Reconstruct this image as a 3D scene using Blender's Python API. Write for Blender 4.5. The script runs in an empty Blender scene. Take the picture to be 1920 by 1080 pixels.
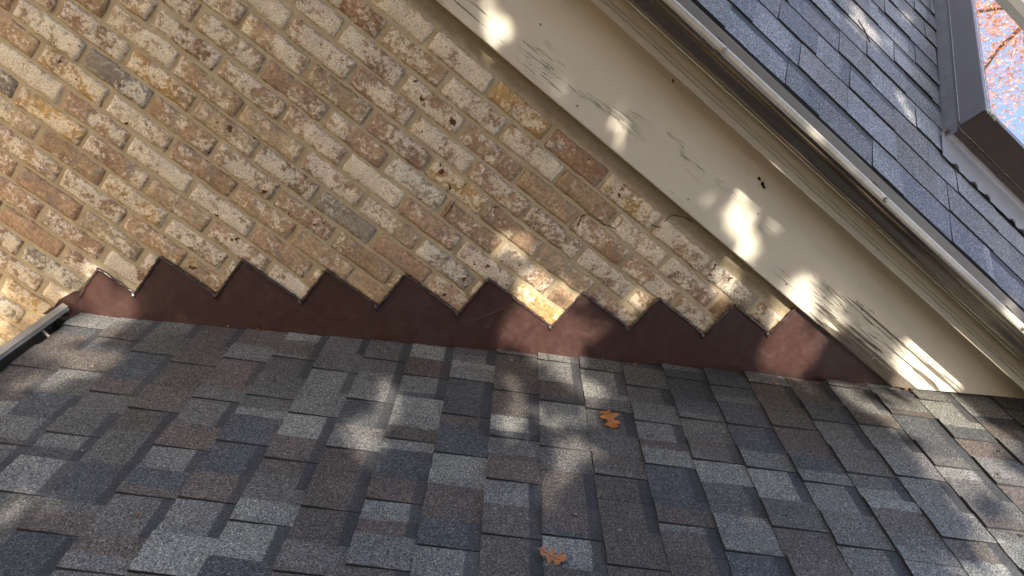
import bpy, bmesh, math, random
import numpy as np
from mathutils import Vector, Matrix, noise
R = random.Random(11)
rad = math.radians
sc = bpy.context.scene
COL = sc.collection

# ------------------------------------------------------------------ camera
cam_d = bpy.data.cameras.new('camera'); cam = bpy.data.objects.new('camera', cam_d); COL.objects.link(cam)
CR = Vector((0.77493, 0.01915, 0.63176)); CD = Vector((0.58977, -0.38134, -0.71187)); CF = Vector((0.22728, 0.92424, -0.3068))
CAM = Vector((0, -2.1018, 4.4))
cam.matrix_world = Matrix(((CR.x, -CD.x, -CF.x, CAM.x), (CR.y, -CD.y, -CF.y, CAM.y), (CR.z, -CD.z, -CF.z, CAM.z), (0, 0, 0, 1)))
cam_d.sensor_width = 36; cam_d.lens = 26.642; cam_d.clip_start = 0.02; cam_d.clip_end = 2000
sc.camera = cam

def in_view(p, m=0.06):
    d = Vector(p) - CAM; z = d.dot(CF)
    if z < .05: return False
    x = d.dot(CR) / z * 1420.9 / 1920; y = d.dot(CD) / z * 1420.9 / 1920
    return abs(x) < .5 + m and abs(y) < .28125 + m

# ------------------------------------------------------------------ light
SUN = Vector((-0.3, -1.0, 0.74)).normalized()
world = bpy.data.worlds.new('World'); sc.world = world; world.use_nodes = True
wn = world.node_tree; wn.nodes.clear()
wo = wn.nodes.new('ShaderNodeOutputWorld'); wb = wn.nodes.new('ShaderNodeBackground'); ws = wn.nodes.new('ShaderNodeTexSky')
ws.sky_type = 'NISHITA'; ws.sun_disc = False; ws.sun_elevation = math.asin(SUN.z); ws.sun_rotation = math.atan2(SUN.x, SUN.y)
ws.air_density = 1.0; ws.dust_density = 4.5; ws.ozone_density = 1.0
wb.inputs[1].default_value = 0.15
wn.links.new(ws.outputs[0], wb.inputs[0]); wn.links.new(wb.outputs[0], wo.inputs[0])
sd = bpy.data.lights.new('sun', 'SUN'); sd.energy = 2.0; sd.angle = rad(0.5); sd.color = (1.0, 0.93, 0.82)
so = bpy.data.objects.new('sun', sd); COL.objects.link(so); so.rotation_euler = SUN.to_track_quat('Z', 'Y').to_euler()
so.location = (-6, -12, 14)
sc.view_settings.view_transform = 'Standard'; sc.view_settings.look = 'None'
sc.view_settings.gamma = 1; sc.view_settings.use_curve_mapping = False
sc.view_settings.exposure = 2.65
sc.cycles.max_bounces = 6

# ------------------------------------------------------------------ node helpers
class Mat:
    def __init__(s, name, **kw):
        s.m = bpy.data.materials.new(name); s.m.use_nodes = True; s.t = s.m.node_tree
        s.b = s.t.nodes['Principled BSDF']; s.o = s.t.nodes['Material Output']
        for k, v in kw.items(): s.set(k, v)
    def set(s, k, v):
        n = {'rough': 'Roughness', 'metal': 'Metallic', 'col': 'Base Color', 'spec': 'Specular IOR Level', 'coat': 'Coat Weight', 'coatr': 'Coat Roughness', 'ior': 'IOR'}[k]
        s.link(v, s.b.inputs[n])
    def link(s, v, sock):
        if isinstance(v, bpy.types.NodeSocket): s.t.links.new(v, sock)
        elif isinstance(v, (tuple, list)):
            v = tuple(v); n = len(sock.default_value); sock.default_value = v + (1,) if (n == 4 and len(v) == 3) else v
        else: sock.default_value = v
    def n(s, typ, **kw):
        nd = s.t.nodes.new('ShaderNode' + typ)
        for k, v in kw.items(): setattr(nd, k, v)
        return nd
    def pos(s): return s.n('NewGeometry').outputs['Position']
    def attr(s, name, out='Color'): return s.n('Attribute', attribute_name=name).outputs[out]
    def sep(s, v):
        nd = s.n('SeparateXYZ'); s.link(v, nd.inputs[0]); return nd.outputs
    def vm(s, op, a, b):
        nd = s.n('VectorMath', operation=op); s.link(a, nd.inputs[0]); s.link(b, nd.inputs[1]); return nd.outputs[0]
    def m2(s, op, a, b=0.0, c=None, clamp=False):
        nd = s.n('Math', operation=op, use_clamp=clamp); s.link(a, nd.inputs[0]); s.link(b, nd.inputs[1])
        if c is not None: s.link(c, nd.inputs[2])
        return nd.outputs[0]
    def noise(s, vec, scale, detail=3, rough=.55, out=0, dist=0.0):
        nd = s.n('TexNoise'); s.link(vec, nd.inputs['Vector']); nd.inputs['Scale'].default_value = scale
        nd.inputs['Detail'].default_value = detail; nd.inputs['Roughness'].default_value = rough; nd.inputs['Distortion'].default_value = dist
        return nd.outputs[out]
    def voro(s, vec, scale, out='Color', feature='F1'):
        nd = s.n('TexVoronoi', feature=feature); s.link(vec, nd.inputs['Vector']); nd.inputs['Scale'].default_value = scale
        return nd.outputs[out]
    def map(s, v, a, b, c=0.0, d=1.0):
        nd = s.n('MapRange', interpolation_type='SMOOTHSTEP'); s.link(v, nd.inputs[0]); s.link(a, nd.inputs[1]); s.link(b, nd.inputs[2])
        nd.inputs[3].default_value = c; nd.inputs[4].default_value = d; return nd.outputs[0]
    def mix(s, f, a, b, mode='MIX'):
        nd = s.n('Mix', data_type='RGBA', blend_type=mode); s.link(f, nd.inputs[0]); s.link(a, nd.inputs[6]); s.link(b, nd.inputs[7]); return nd.outputs[2]
    def scale(s, v, sx, sy, sz):
        return s.vm('MULTIPLY', v, (sx, sy, sz))
    def bump(s, h, dist, strength=1.0, prev=None):
        nd = s.n('Bump'); s.link(h, nd.inputs['Height']); nd.inputs['Distance'].default_value = dist; nd.inputs['Strength'].default_value = strength
        if prev is not None: s.t.links.new(prev, nd.inputs['Normal'])
        s.t.links.new(nd.outputs[0], s.b.inputs['Normal']); return nd.outputs[0]

# ------------------------------------------------------------------ materials
def mat_brick():
    m = Mat('brick_clay', rough=.92, spec=.25)
    tint = m.attr('tint'); dat = m.sep(m.attr('data', 'Vector')); seed, white, spot = dat[0], dat[1], dat[2]
    p = m.vm('ADD', m.pos(), m.vm('SCALE', (0, 0, 0), (0, 0, 0)))
    cb = m.n('CombineXYZ'); m.link(m.m2('MULTIPLY', seed, 37.0), cb.inputs[0]); m.link(m.m2('MULTIPLY', seed, 91.0), cb.inputs[1]); m.link(m.m2('MULTIPLY', seed, 13.0), cb.inputs[2])
    p = m.vm('ADD', m.pos(), cb.outputs[0])
    n1 = m.noise(p, 14, 3, .6); n2 = m.noise(p, 88, 5, .72); n3 = m.noise(p, 260, 3, .7); n4 = m.noise(p, 34, 4, .65, dist=.4)
    c = m.mix(m.map(n1, .35, .65), tint, m.mix(1.0, tint, (.76, .72, .74), 'MULTIPLY'))
    c = m.mix(m.map(n2, .3, .72), m.mix(1.0, c, (.72, .68, .66), 'MULTIPLY'), m.mix(1.0, c, (1.3, 1.28, 1.22), 'MULTIPLY'))
    # grey kiln smoke
    gm = m.m2('MULTIPLY', m.map(m.noise(m.vm('ADD', p, (5, 2, 9)), 22, 3, .6), .52, .68), .6)
    c = m.mix(gm, c, (.2, .178, .155))
    # lime wash: large patch mask times fine flaky mask
    big = m.m2('ADD', m.noise(m.vm('ADD', p, (1, 8, 3)), 12, 2, .5), m.m2('MULTIPLY', m.m2('SUBTRACT', white, .5), .62))
    fl = m.m2('ADD', m.m2('MULTIPLY', n4, .6), m.m2('MULTIPLY', n2, .6))
    wm = m.map(m.m2('ADD', big, m.m2('MULTIPLY', m.m2('SUBTRACT', fl, .6), 2.0)), .455, .72)
    wm = m.m2('MULTIPLY', wm, m.map(n3, .3, .62, .25, 1.0))
    c = m.mix(m.m2('MULTIPLY', wm, .8), c, m.mix(m.map(n1, .3, .7), (.84, .75, .58), (.68, .61, .48)))
    # dark red under-burnt flecks
    sm = m.map(m.m2('ADD', m.noise(m.vm('ADD', p, (3, 3, 3)), 38, 4, .6), m.m2('MULTIPLY', m.m2('SUBTRACT', spot, .5), .16)),   .70, .73)
    c = m.mix(sm, c, (.085, .034, .022))
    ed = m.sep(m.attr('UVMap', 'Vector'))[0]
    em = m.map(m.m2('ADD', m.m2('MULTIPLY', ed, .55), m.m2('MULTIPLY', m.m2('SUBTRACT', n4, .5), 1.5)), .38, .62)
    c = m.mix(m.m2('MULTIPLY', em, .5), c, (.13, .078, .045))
    pits = m.map(n3, .27, .34, .45, 1.0)
    c = m.mix(1.0, c, m.mix(pits, (.5, .45, .4), (1, 1, 1)), 'MULTIPLY')
    g = m.sep(m.voro(p, 620)); c = m.mix(1.0, c, m.mix(g[0], (.8, .79, .78), (1.25, 1.25, 1.24)), 'MULTIPLY')
    m.set('col', c)
    b = m.bump(n4, .006, .6); b = m.bump(n2, .0045, .9, b); m.bump(n3, .0016, .9, b)
    return m.m
def mat_mortar():
    m = Mat('mortar', rough=.95, spec=.2); p = m.pos()
    n1 = m.noise(p, 9, 3); n2 = m.noise(p, 90, 4, .7); n3 = m.noise(p, 420, 2, .6)
    c = m.mix(m.map(n1, .3, .7), (.37, .285, .172), (.44, .35, .22))
    c = m.mix(m.map(n2, .35, .7), m.mix(1.0, c, (.78, .77, .74), 'MULTIPLY'), c)
    c = m.mix(m.map(n3, .3, .7, .0, .45), c, (.48, .41, .29))
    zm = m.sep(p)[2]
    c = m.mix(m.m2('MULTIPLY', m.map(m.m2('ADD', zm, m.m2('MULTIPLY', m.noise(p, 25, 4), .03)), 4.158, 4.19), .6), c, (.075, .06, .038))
    c = m.mix(m.map(m.noise(p, 5, 4), .62, .75, 0, .5), c, (.16, .13, .09))
    m.set('col', c); b = m.bump(n2, .003, .6); m.bump(n3, .001, .7, b)
    return m.m
def mat_shingle():
    m = Mat('shingle_granules', rough=.9, spec=.45); p = m.pos()
    a = m.attr('tint_a'); b2 = m.attr('tint_b'); d = m.sep(m.attr('data', 'Vector')); uv = m.sep(m.attr('UVMap', 'Vector'))
    wob = m.m2('MULTIPLY', m.m2('SUBTRACT', m.noise(p, 60, 3), .5), .22)
    f = m.map(m.m2('SUBTRACT', m.m2('ADD', uv[1], wob), d[0]), -.03, .03)
    c = m.mix(f, a, b2)
    c = m.mix(m.m2('MULTIPLY', m.map(m.noise(p, 26, 3), .45, .7), .25), c, m.mix(.5, a, b2))
    g = m.sep(m.voro(p, 400)); g2 = m.sep(m.voro(m.vm('ADD', p, (3, 1, 2)), 480))
    # blend of dark and pale granules: darker tints carry few pale ones
    pale = m.map(m.m2('ADD', g[0], m.m2('MULTIPLY', g2[0], .35)), .88, 1.15)
    c = m.mix(1.0, c, m.mix(g[1], (.34, .34, .355), (1.55, 1.55, 1.52)), 'MULTIPLY')
    c = m.mix(m.m2('MULTIPLY', pale, .62), c, m.mix(.22, m.mix(1.0, c, (2.6, 2.6, 2.6), 'MULTIPLY'), (.44, .43, .40)))
    c = m.mix(m.map(g2[2], .8, .95, 0, .7), c, (.02, .02, .022))
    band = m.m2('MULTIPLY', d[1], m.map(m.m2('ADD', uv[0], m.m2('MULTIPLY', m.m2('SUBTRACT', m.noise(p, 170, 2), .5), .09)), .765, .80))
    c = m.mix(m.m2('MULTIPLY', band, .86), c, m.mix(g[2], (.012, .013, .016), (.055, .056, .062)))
    lg = m.noise(p, 3.1, 4, .6)
    c = m.mix(1.0, c, m.mix(m.map(lg, .3, .7), (.80, .79, .78), (1.14, 1.13, 1.09)), 'MULTIPLY')
    m.set('col', c); b = m.bump(g[1], .0016, .8); m.bump(m.noise(p, 14, 2), .006, .35, b)
    return m.m
def mat_asphalt():
    m = Mat('shingle_cut_edge', rough=.85); p = m.pos()
    m.set('col', m.mix(m.noise(p, 300, 2), (.008, .008, .009), (.03, .028, .026))); return m.m
def mat_paint(name, col, peel=True, rough=.5):
    m = Mat(name, rough=rough, spec=.4); p = m.pos(); xyz = m.sep(p)
    n1 = m.noise(p, 3, 3); n2 = m.noise(p, 40, 3)
    c = m.mix(m.map(n1, .3, .7), col, tuple(v * .9 for v in col))
    c = m.mix(m.map(n2, .6, .8, 0, .25), c, tuple(v * .6 for v in col))
    g = m.scale(p, .62, 22, 22)
    g1 = m.noise(g, 4.2, 6, .62, dist=.5)
    g2 = m.noise(m.scale(p, 5, 40, 150), 3.2, 4, .6)
    if peel:
        zz = xyz[2]; xx = xyz[0]
        # more loss towards the right hand end and the lower edge
        wx = m.m2('MULTIPLY', m.map(xx, .9, 1.75), m.map(zz, 4.33, 4.40, 1, 0)); lowe = m.map(zz, 4.205, 4.33, 1, 0)
        up = m.m2('ADD', m.m2('MULTIPLY', wx, .085), m.m2('MULTIPLY', m.m2('MULTIPLY', m.map(xx, 1.20, 1.42), m.map(zz, 4.212, 4.268, 1, 0)), .38))
        v = m.m2('SUBTRACT', m.m2('ADD', g1, up), m.map(zz, 4.31, 4.37, 0, .16))
        crack = m.map(v, .665, .685)
        hair = m.m2('MULTIPLY', m.map(m.m2('ABSOLUTE', m.m2('SUBTRACT', m.noise(m.scale(p, 2.2, 30, 60), 3.0, 3, .5), .5)), .0, .010, 1, 0), m.map(m.m2('SUBTRACT', m.m2('ADD', m.noise(m.scale(p, 2.5, 9, 9), 2.2, 2), m.m2('MULTIPLY', wx, .13)), m.map(zz, 4.32, 4.37, 0, .2)), .56, .63))
        loss = m.m2('MAXIMUM', crack, hair)
        wood = m.mix(m.map(g2, .3, .7), (.060, .047, .034), (.17, .135, .10))
        c = m.mix(loss, c, wood)
        rim = m.m2('MULTIPLY', m.map(v, .645, .663), m.m2('SUBTRACT', 1.0, crack))
        c = m.mix(m.m2('MULTIPLY', rim, .35), c, (.72, .68, .58))
        hgt = m.m2('SUBTRACT', m.m2('ADD', 1.0, m.m2('MULTIPLY', rim, .6)), loss)
        b = m.bump(g2, .0015, .5); m.bump(hgt, .0022, 1.0, b)
        m.set('rough', m.m2('ADD', m.m2('MULTIPLY', loss, .4), rough))
    else:
        b = m.bump(n1, .01, .3); m.bump(g2, .0006, .3, b)
        c = m.mix(m.m2('MULTIPLY', m.map(m.noise(m.scale(p, 6, 30, 30), 6, 4), .7, .75), .6), c, (.12, .09, .06))
    m.set('col', c); return m.m
def mat_gutter(name, col, rough=.34, metal=.55):
    m = Mat(name, rough=rough, metal=metal, spec=.6); p = m.pos()
    st = m.noise(m.scale(p, 150, 9, 9), 1.0, 4, .6); n1 = m.noise(p, 7, 3); n2 = m.noise(p, 60, 4, .6)
    c = m.mix(m.map(st, .4, .7), col, tuple(v * 1.12 for v in col))
    c = m.mix(m.map(n2, .62, .75, 0, .6), c, (.42, .38, .30))
    c = m.mix(m.map(n1, .4, .75, 0, .35), c, tuple(v * .55 for v in col))
    m.set('col', c); m.set('rough', m.map(n1, .3, .7, rough - .03, rough + .06)); return m.m
def mat_flash(name, col, rough=.38):
    m = Mat(name, rough=rough, spec=.5); p = m.pos(); n1 = m.noise(p, 5, 3); n2 = m.noise(p, 45, 5, .7); n3 = m.noise(m.scale(p, 30, 30, 4), 3, 3)
    c = m.mix(m.map(n2, .45, .75, 0, .45), col, tuple(v * 1.5 + .01 for v in col))
    c = m.mix(m.map(n3, .62, .8, 0, .4), c, tuple(v * 1.6 + .02 for v in col))
    m.set('col', c); m.set('rough', m.map(n2, .3, .8, rough - .05, rough + .2)); m.bump(n1, .012, .3); return m.m
def mat_plain(name, col, rough=.6, metal=0.0, var=.25, sc_=50):
    m = Mat(name, rough=rough, metal=metal); p = m.pos(); n = m.noise(p, sc_, 4, .6)
    m.set('col', m.mix(m.map(n, .3, .7), tuple(v * (1 - var) for v in col), tuple(v * (1 + var) for v in col))); m.bump(n, .001, .4); return m.m
def mat_leaf(name, cols, trans=.35):
    m = Mat(name, rough=.6); p = m.pos(); r = m.attr('tint')
    c = m.mix(m.map(m.noise(p, 90, 3), .3, .7, 0, .5), r, m.mix(1.0, r, (.6, .5, .45), 'MULTIPLY'))
    m.set('col', c)
    tr = m.n('BsdfTranslucent'); m.link(c, tr.inputs[0]); mx = m.n('MixShader'); mx.inputs[0].default_value = trans
    m.t.links.new(m.b.outputs[0], mx.inputs[1]); m.t.links.new(tr.outputs[0], mx.inputs[2]); m.t.links.new(mx.outputs[0], m.o.inputs[0]); return m.m
def mat_glass():
    m = Mat('coated_skylight_glass', rough=.015, spec=.5, ior=6.0); m.set('col', (.03, .035, .04)); return m.m

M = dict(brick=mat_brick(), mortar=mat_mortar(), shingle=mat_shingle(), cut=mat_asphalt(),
         frieze=mat_paint('peeling_cream_paint', (.57, .515, .41)), soffit=mat_paint('cream_paint', (.36, .315, .235), peel=False, rough=.55),
         trim=mat_paint('trim_paint', (.34, .295, .215), peel=False, rough=.5), fascia=mat_paint('taupe_fascia_paint', (.24, .215, .18), peel=False, rough=.5),
         gutter=mat_gutter('clay_gutter_metal', (.25, .215, .17), .22, .88), lip=mat_gutter('clay_gutter_lip', (.40, .36, .29), .42, .1),  # one clay paint; lip copy paler, with the light it catches in the colour
         oldgut=mat_gutter('weathered_grey_gutter', (.26, .265, .25), .5, .15),
         flash=mat_flash('brown_flashing_paint', (.044, .021, .0165), .34), seal=mat_plain('brown_sealant', (.045, .028, .024), .22),
         clad=mat_flash('dark_bronze_cladding', (.105, .088, .086), .32), cladb=mat_flash('dark_bronze_weathered', (.052, .034, .026), .36),  # one bronze cladding; side copy paints sky sheen into the colour, front stays brown
         apron=mat_flash('grey_flashing', (.19, .175, .17), .5), bead=mat_plain('white_sealant', (.55, .54, .50), .4),
         screw=mat_plain('screw_metal', (.30, .27, .22), .35, .6), deck=mat_plain('roof_underlay', (.02, .02, .02), .9),
         bark=mat_plain('bark', (.09, .07, .055), .9, 0, .4, 12), lichen=mat_plain('lichen', (.42, .44, .34), .9, 0, .4, 120),
         leaf=mat_leaf('oak_foliage', None), orange=mat_leaf('autumn_foliage', None, .45), oak=mat_leaf('dry_oak_leaf', None, .2),
         glass=mat_glass(), dark=mat_plain('crack_shadow_gap', (.015, .012, .01), .9))

# ------------------------------------------------------------------ object helpers
def thing(name, label, cat, loc=(0, 0, 0), group=None, kind=None):
    o = bpy.data.objects.new(name, None); COL.objects.link(o); o.location = loc; o.empty_display_size = .1
    o['label'] = label; o['category'] = cat
    if group: o['group'] = group
    if kind: o['kind'] = kind
    return o
def mesh_obj(name, verts, faces, mats, parent=None, smooth=False, midx=None, attrs=None, uv=None):
    me = bpy.data.meshes.new(name)
    off = Vector((0, 0, 0))
    if parent is not None:
        q = parent
        while q is not None: off += q.location; q = q.parent
    vs = [(v[0] - off.x, v[1] - off.y, v[2] - off.z) for v in verts]
    me.from_pydata(vs, [], faces)
    for mm in (mats if isinstance(mats, (list, tuple)) else [mats]): me.materials.append(mm)
    if midx: me.polygons.foreach_set('material_index', midx)
    if attrs:
        for k, vals in attrs.items():     # one colour per face
            at = me.color_attributes.new(k, 'FLOAT_COLOR', 'CORNER') if k != 'data' else me.attributes.new(k, 'FLOAT_COLOR', 'CORNER')
            arr = np.empty((len(me.loops), 4), dtype=np.float32); arr[:, 3] = 1
            li = 0; va = np.asarray(vals, dtype=np.float32)
            if len(va) == 1: arr[:, :3] = va[0]
            else:
                tot = np.empty(len(me.polygons), dtype=np.int32); me.polygons.foreach_get('loop_total', tot); arr[:, :3] = np.repeat(va, tot, axis=0)
            at.data.foreach_set('color', arr.ravel())
    if uv is not None:
        l = me.uv_layers.new(name='UVMap'); vi = np.empty(len(me.loops), dtype=np.int32); me.loops.foreach_get('vertex_index', vi)
        l.data.foreach_set('uv', np.asarray(uv, dtype=np.float32)[vi].ravel())
    if smooth: me.polygons.foreach_set('use_smooth', [True] * len(me.polygons))
    me.update()
    o = bpy.data.objects.new(name, me); COL.objects.link(o)
    if parent is not None: o.parent = parent
    return o
class Acc:
    def __init__(s): s.v = []; s.f = []; s.mi = []; s.a = {}; s.uv = []
    def add(s, v, f, mi=None, attrs=None, uv=None):
        o = len(s.v); s.v += v; s.f += [tuple(i + o for i in q) for q in f]; s.mi += mi or [0] * len(f)
        for k, c in (attrs or {}).items(): s.a.setdefault(k, []).extend([c] * len(f))
        if uv: s.uv += uv
    def build(s, name, mats, parent=None, smooth=False):
        return mesh_obj(name, s.v, s.f, mats, parent, smooth, s.mi, s.a or None, s.uv or None)
def box(x0, x1, y0, y1, z0, z1):
    v = [(x0, y0, z0), (x1, y0, z0), (x1, y1, z0), (x0, y1, z0), (x0, y0, z1), (x1, y0, z1), (x1, y1, z1), (x0, y1, z1)]
    return v, [(0, 3, 2, 1), (4, 5, 6, 7), (0, 1, 5, 4), (1, 2, 6, 5), (2, 3, 7, 6), (3, 0, 4, 7)]
def tube(pts, rads, n=7):
    pts = [Vector(p) for p in pts]; v = []; f = []
    up = Vector((.13, .31, .94))
    for i, p in enumerate(pts):
        t = (pts[min(i + 1, len(pts) - 1)] - pts[max(i - 1, 0)]).normalized()
        a = t.cross(up).normalized(); b = t.cross(a); r = rads[i] if isinstance(rads, (list, tuple)) else rads
        for k in range(n): v.append(tuple(p + (a * math.cos(2 * math.pi * k / n) + b * math.sin(2 * math.pi * k / n)) * r))
    for i in range(len(pts) - 1):
        for k in range(n): f.append((i * n + k, i * n + (k + 1) % n, (i + 1) * n + (k + 1) % n, (i + 1) * n + k))
    f.append(tuple(range(n))[::-1]); f.append(tuple((len(pts) - 1) * n + k for k in range(n)))
    return v, f
def prism_x(prof, x0, x1, nx=1, wob=0.0, seed=0.0):
    """closed (y,z) profile swept along X in nx steps"""
    n = len(prof); v = []; f = []
    for i in range(nx + 1):
        x = x0 + (x1 - x0) * i / nx
        dy = wob * noise.noise(Vector((x * 2.3, seed, 0))); dz = wob * noise.noise(Vector((x * 1.9, seed, 7)))
        for (y, z) in prof: v.append((x, y + dy, z + dz))
    for i in range(nx):
        for k in range(n): f.append((i * n + k, i * n + (k + 1) % n, (i + 1) * n + (k + 1) % n, (i + 1) * n + k))
    f.append(tuple(range(n))); f.append(tuple(nx * n + k for k in range(n))[::-1])
    return v, f
def fixn(o):
    bm = bmesh.new(); bm.from_mesh(o.data); bmesh.ops.recalc_face_normals(bm, faces=bm.faces); bm.to_mesh(o.data); bm.free()
PH = 0.5954; CP, SP, TP = math.cos(PH), math.sin(PH), math.tan(PH)
RX, RZ = 0.7199, 3.5787          # a point of the lower roof plane
EX = 0.1286
def roof_z(x): return RZ + (x - RX) * TP
def clip_above_roof(o, gap):
    bm = bmesh.new(); bm.from_mesh(o.data)
    off = o.parent.location if o.parent else Vector()
    co = Vector((RX, 0, RZ)) + Vector((-SP, 0, CP)) * gap - off
    g = bm.verts[:] + bm.edges[:] + bm.faces[:]
    r = bmesh.ops.bisect_plane(bm, geom=g, plane_co=co, plane_no=Vector((SP, 0, -CP)), clear_outer=True)
    ed = [e for e in r['geom_cut'] if isinstance(e, bmesh.types.BMEdge)]
    if ed: bmesh.ops.holes_fill(bm, edges=ed)
    bm.to_mesh(o.data); bm.free()

# ================================================================== GROUND
def ground():
    m = Mat('leafy_lawn', rough=.95); p = m.pos(); n1 = m.noise(p, .35, 5); n2 = m.noise(p, 14, 4, .7); v = m.sep(m.voro(p, 9))
    c = m.mix(m.map(n2, .3, .7), (.045, .06, .02), (.09, .10, .04)); c = m.mix(m.map(m.m2('ADD', v[0], n1), .85, 1.1), c, m.mix(v[1], (.22, .11, .035), (.13, .065, .03)))
    m.set('col', c); m.bump(n2, .05, .8)
    N = 40; v = []; f = []
    for j in range(N + 1):
        for i in range(N + 1):
            x = (i / N - .5) * 2; y = (j / N - .5) * 2; x = math.copysign(abs(x) ** 2, x) * 500; y = math.copysign(abs(y) ** 2, y) * 500
            v.append((x, y, .5 * noise.noise(Vector((x * .03, y * .03, 0))) * min(1, math.hypot(x, y) / 30)))
    for j in range(N):
        for i in range(N): a = j * (N + 1) + i; f.append((a, a + 1, a + N + 2, a + N + 1))
    o = mesh_obj('ground', v, f, m.m, smooth=True); o['kind'] = 'structure'
ground()

# ================================================================== BRICK WALL
UN = [-0.0953, -0.2009, -0.2899, -0.4088, -0.5068, -0.6013, -0.6981, -0.7942, -0.9028, -0.997, -0.8917, -0.9906, -0.8909, -0.7932, -0.896, -0.796, -0.6855, -0.782]
wall = thing('brick_wall', 'tan and cream tumbled brick wall with buff mortar below the sloping cream eave', 'wall', (-.5, 0, 0))
TINTS = [((.36, .255, .165), 6), ((.33, .225, .155), 5), ((.41, .27, .125), 1.6), ((.27, .235, .195), 1.5), ((.28, .18, .115), 2), ((.39, .30, .205), 3)]
def pick(tab):
    t = R.random() * sum(w for _, w in tab)
    for c, w in tab:
        t -= w
        if t <= 0: return c
    return tab[-1][0]
def brick_geo(cx, cz, L, H, rot, proud, hi, seed):
    v = []; f = []; ew = []
    nx, nz = (18, 7) if hi else (3, 1)
    cr, sr = math.cos(rot), math.sin(rot)
    rc = .008
    for j in range(nz + 1):
        for i in range(nx + 1):
            a = -1 + 2 * i / nx; b = -1 + 2 * j / nz
            if hi: a = math.sin(a * math.pi / 2) * .35 + a * .65; b = math.sin(b * math.pi / 2) * .4 + b * .6
            x = a * L / 2; z = b * H / 2
            # rounded corners
            qx = abs(x) - (L / 2 - rc); qz = abs(z) - (H / 2 - rc)
            if qx > 0 and qz > 0:
                d = math.hypot(qx, qz); mx = max(qx, qz)
                k = mx / d if d > 1e-9 else 1; x = math.copysign(L / 2 - rc + qx * k, x); z = math.copysign(H / 2 - rc + qz * k, z)
            e = min(L / 2 - abs(x), H / 2 - abs(z)); w = max(0, 1 - e / .012)
            if hi:
                q = Vector((x * 30 + seed * 9, z * 30, seed)); q2 = Vector((x * 95, z * 95 + seed, seed * 3))
                x += w * (.0034 * noise.noise(q) + .0018 * noise.noise(q2)); z += w * (.0042 * noise.noise(q + Vector((9, 0, 0))) + .002 * noise.noise(q2 + Vector((0, 5, 0))))
                y = -proud + .0085 * w ** 2.2 + .0016 * noise.noise(Vector((x * 45, z * 45, seed + 4))) + .0009 * noise.noise(Vector((x * 140, z * 140, seed)))
            else: y = -proud + (.004 if w > 0 else 0)
            v.append((cx + x * cr - z * sr, y, cz + x * sr + z * cr)); ew.append((w, 0))
    W = nx + 1
    for j in range(nz):
        for i in range(nx): f.append((j * W + i, j * W + i + 1, (j + 1) * W + i + 1, (j + 1) * W + i))
    ring = [i for i in range(W)] + [j * W + nx for j in range(1, nz + 1)] + [nz * W + i for i in range(nx - 1, -1, -1)] + [j * W for j in range(nz - 1, 0, -1)]
    o = len(v)
    for i in ring: v.append((v[i][0], .03, v[i][2])); ew.append((1, 0))
    n = len(ring)
    for k in range(n): f.append((ring[k], o + k, o + (k + 1) % n, ring[(k + 1) % n]))
    return v, f, ew
far = Acc(); H0 = .0698
STEP = [-.475, -.353, -.158, .053, .242, .443, .69, .875, 1.064, 1.213]
STZ = [2.963, 3.116, 3.264, 3.398, 3.536, 3.683, 3.829, 3.959, 4.088, 4.198]
def covered(x, z):
    for i in range(9):
        if STEP[i] <= x <= STEP[i + 1]: return z < STZ[i] - .002
    return x > STEP[9]
for n in range(0, 60):
    zt = 4.152 - H0 * n; zc = zt - .0305
    u = UN[n] if n < 18 else UN[17] + (.1 if n % 2 == 0 else 0)
    k0 = int((-2.6 - u) / .2032)
    for k in range(k0, k0 + 29):
        x0 = u + k * .2032 + R.uniform(-.0025, .0025); x1 = u + (k + 1) * .2032 - .0115 + R.uniform(-.003, .003)
        cx = (x0 + x1) / 2
        if cx > 2.2: continue
        hidden = (cx > -.45 and zc < roof_z(cx) - .02)
        if hidden and zc < roof_z(cx) - .3: continue
        if x0 > -.45 and covered(x0, zc) and covered(x1, zc): continue
        part_cov = covered(x0, zc) or covered(x1, zc) or covered(cx, zc - .03) or covered(cx, zc)
        vis = in_view((cx, 0, zc)) and not hidden
        rnd = R.random
        tint = pick(TINTS); g = R.uniform(.88, 1.14); tint = (tint[0] * g * 1.14, tint[1] * g * 1.14, tint[2] * g * 1.06)
        wht = min(1, max(0, R.gauss(.57, .23))); data = (rnd(), wht, rnd())
        v, f, ew = brick_geo(cx, zc + R.uniform(-.0015, .0015), x1 - x0, .0605 + R.uniform(-.002, .002), R.uniform(-.008, .008), (.0012 if part_cov else R.uniform(.002, .006)), vis, rnd() * 60)
        if vis: mesh_obj('brick', v, f, M['brick'], wall, True, None, {'tint': [tint], 'data': [data]}, ew)
        else: far.add(v, f, None, {'tint': tint, 'data': data}, ew)
o = far.build('brick_field', M['brick'], wall); o['kind'] = 'stuff'; o['label'] = 'bricks of the wall further down and beyond the roof'
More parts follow.
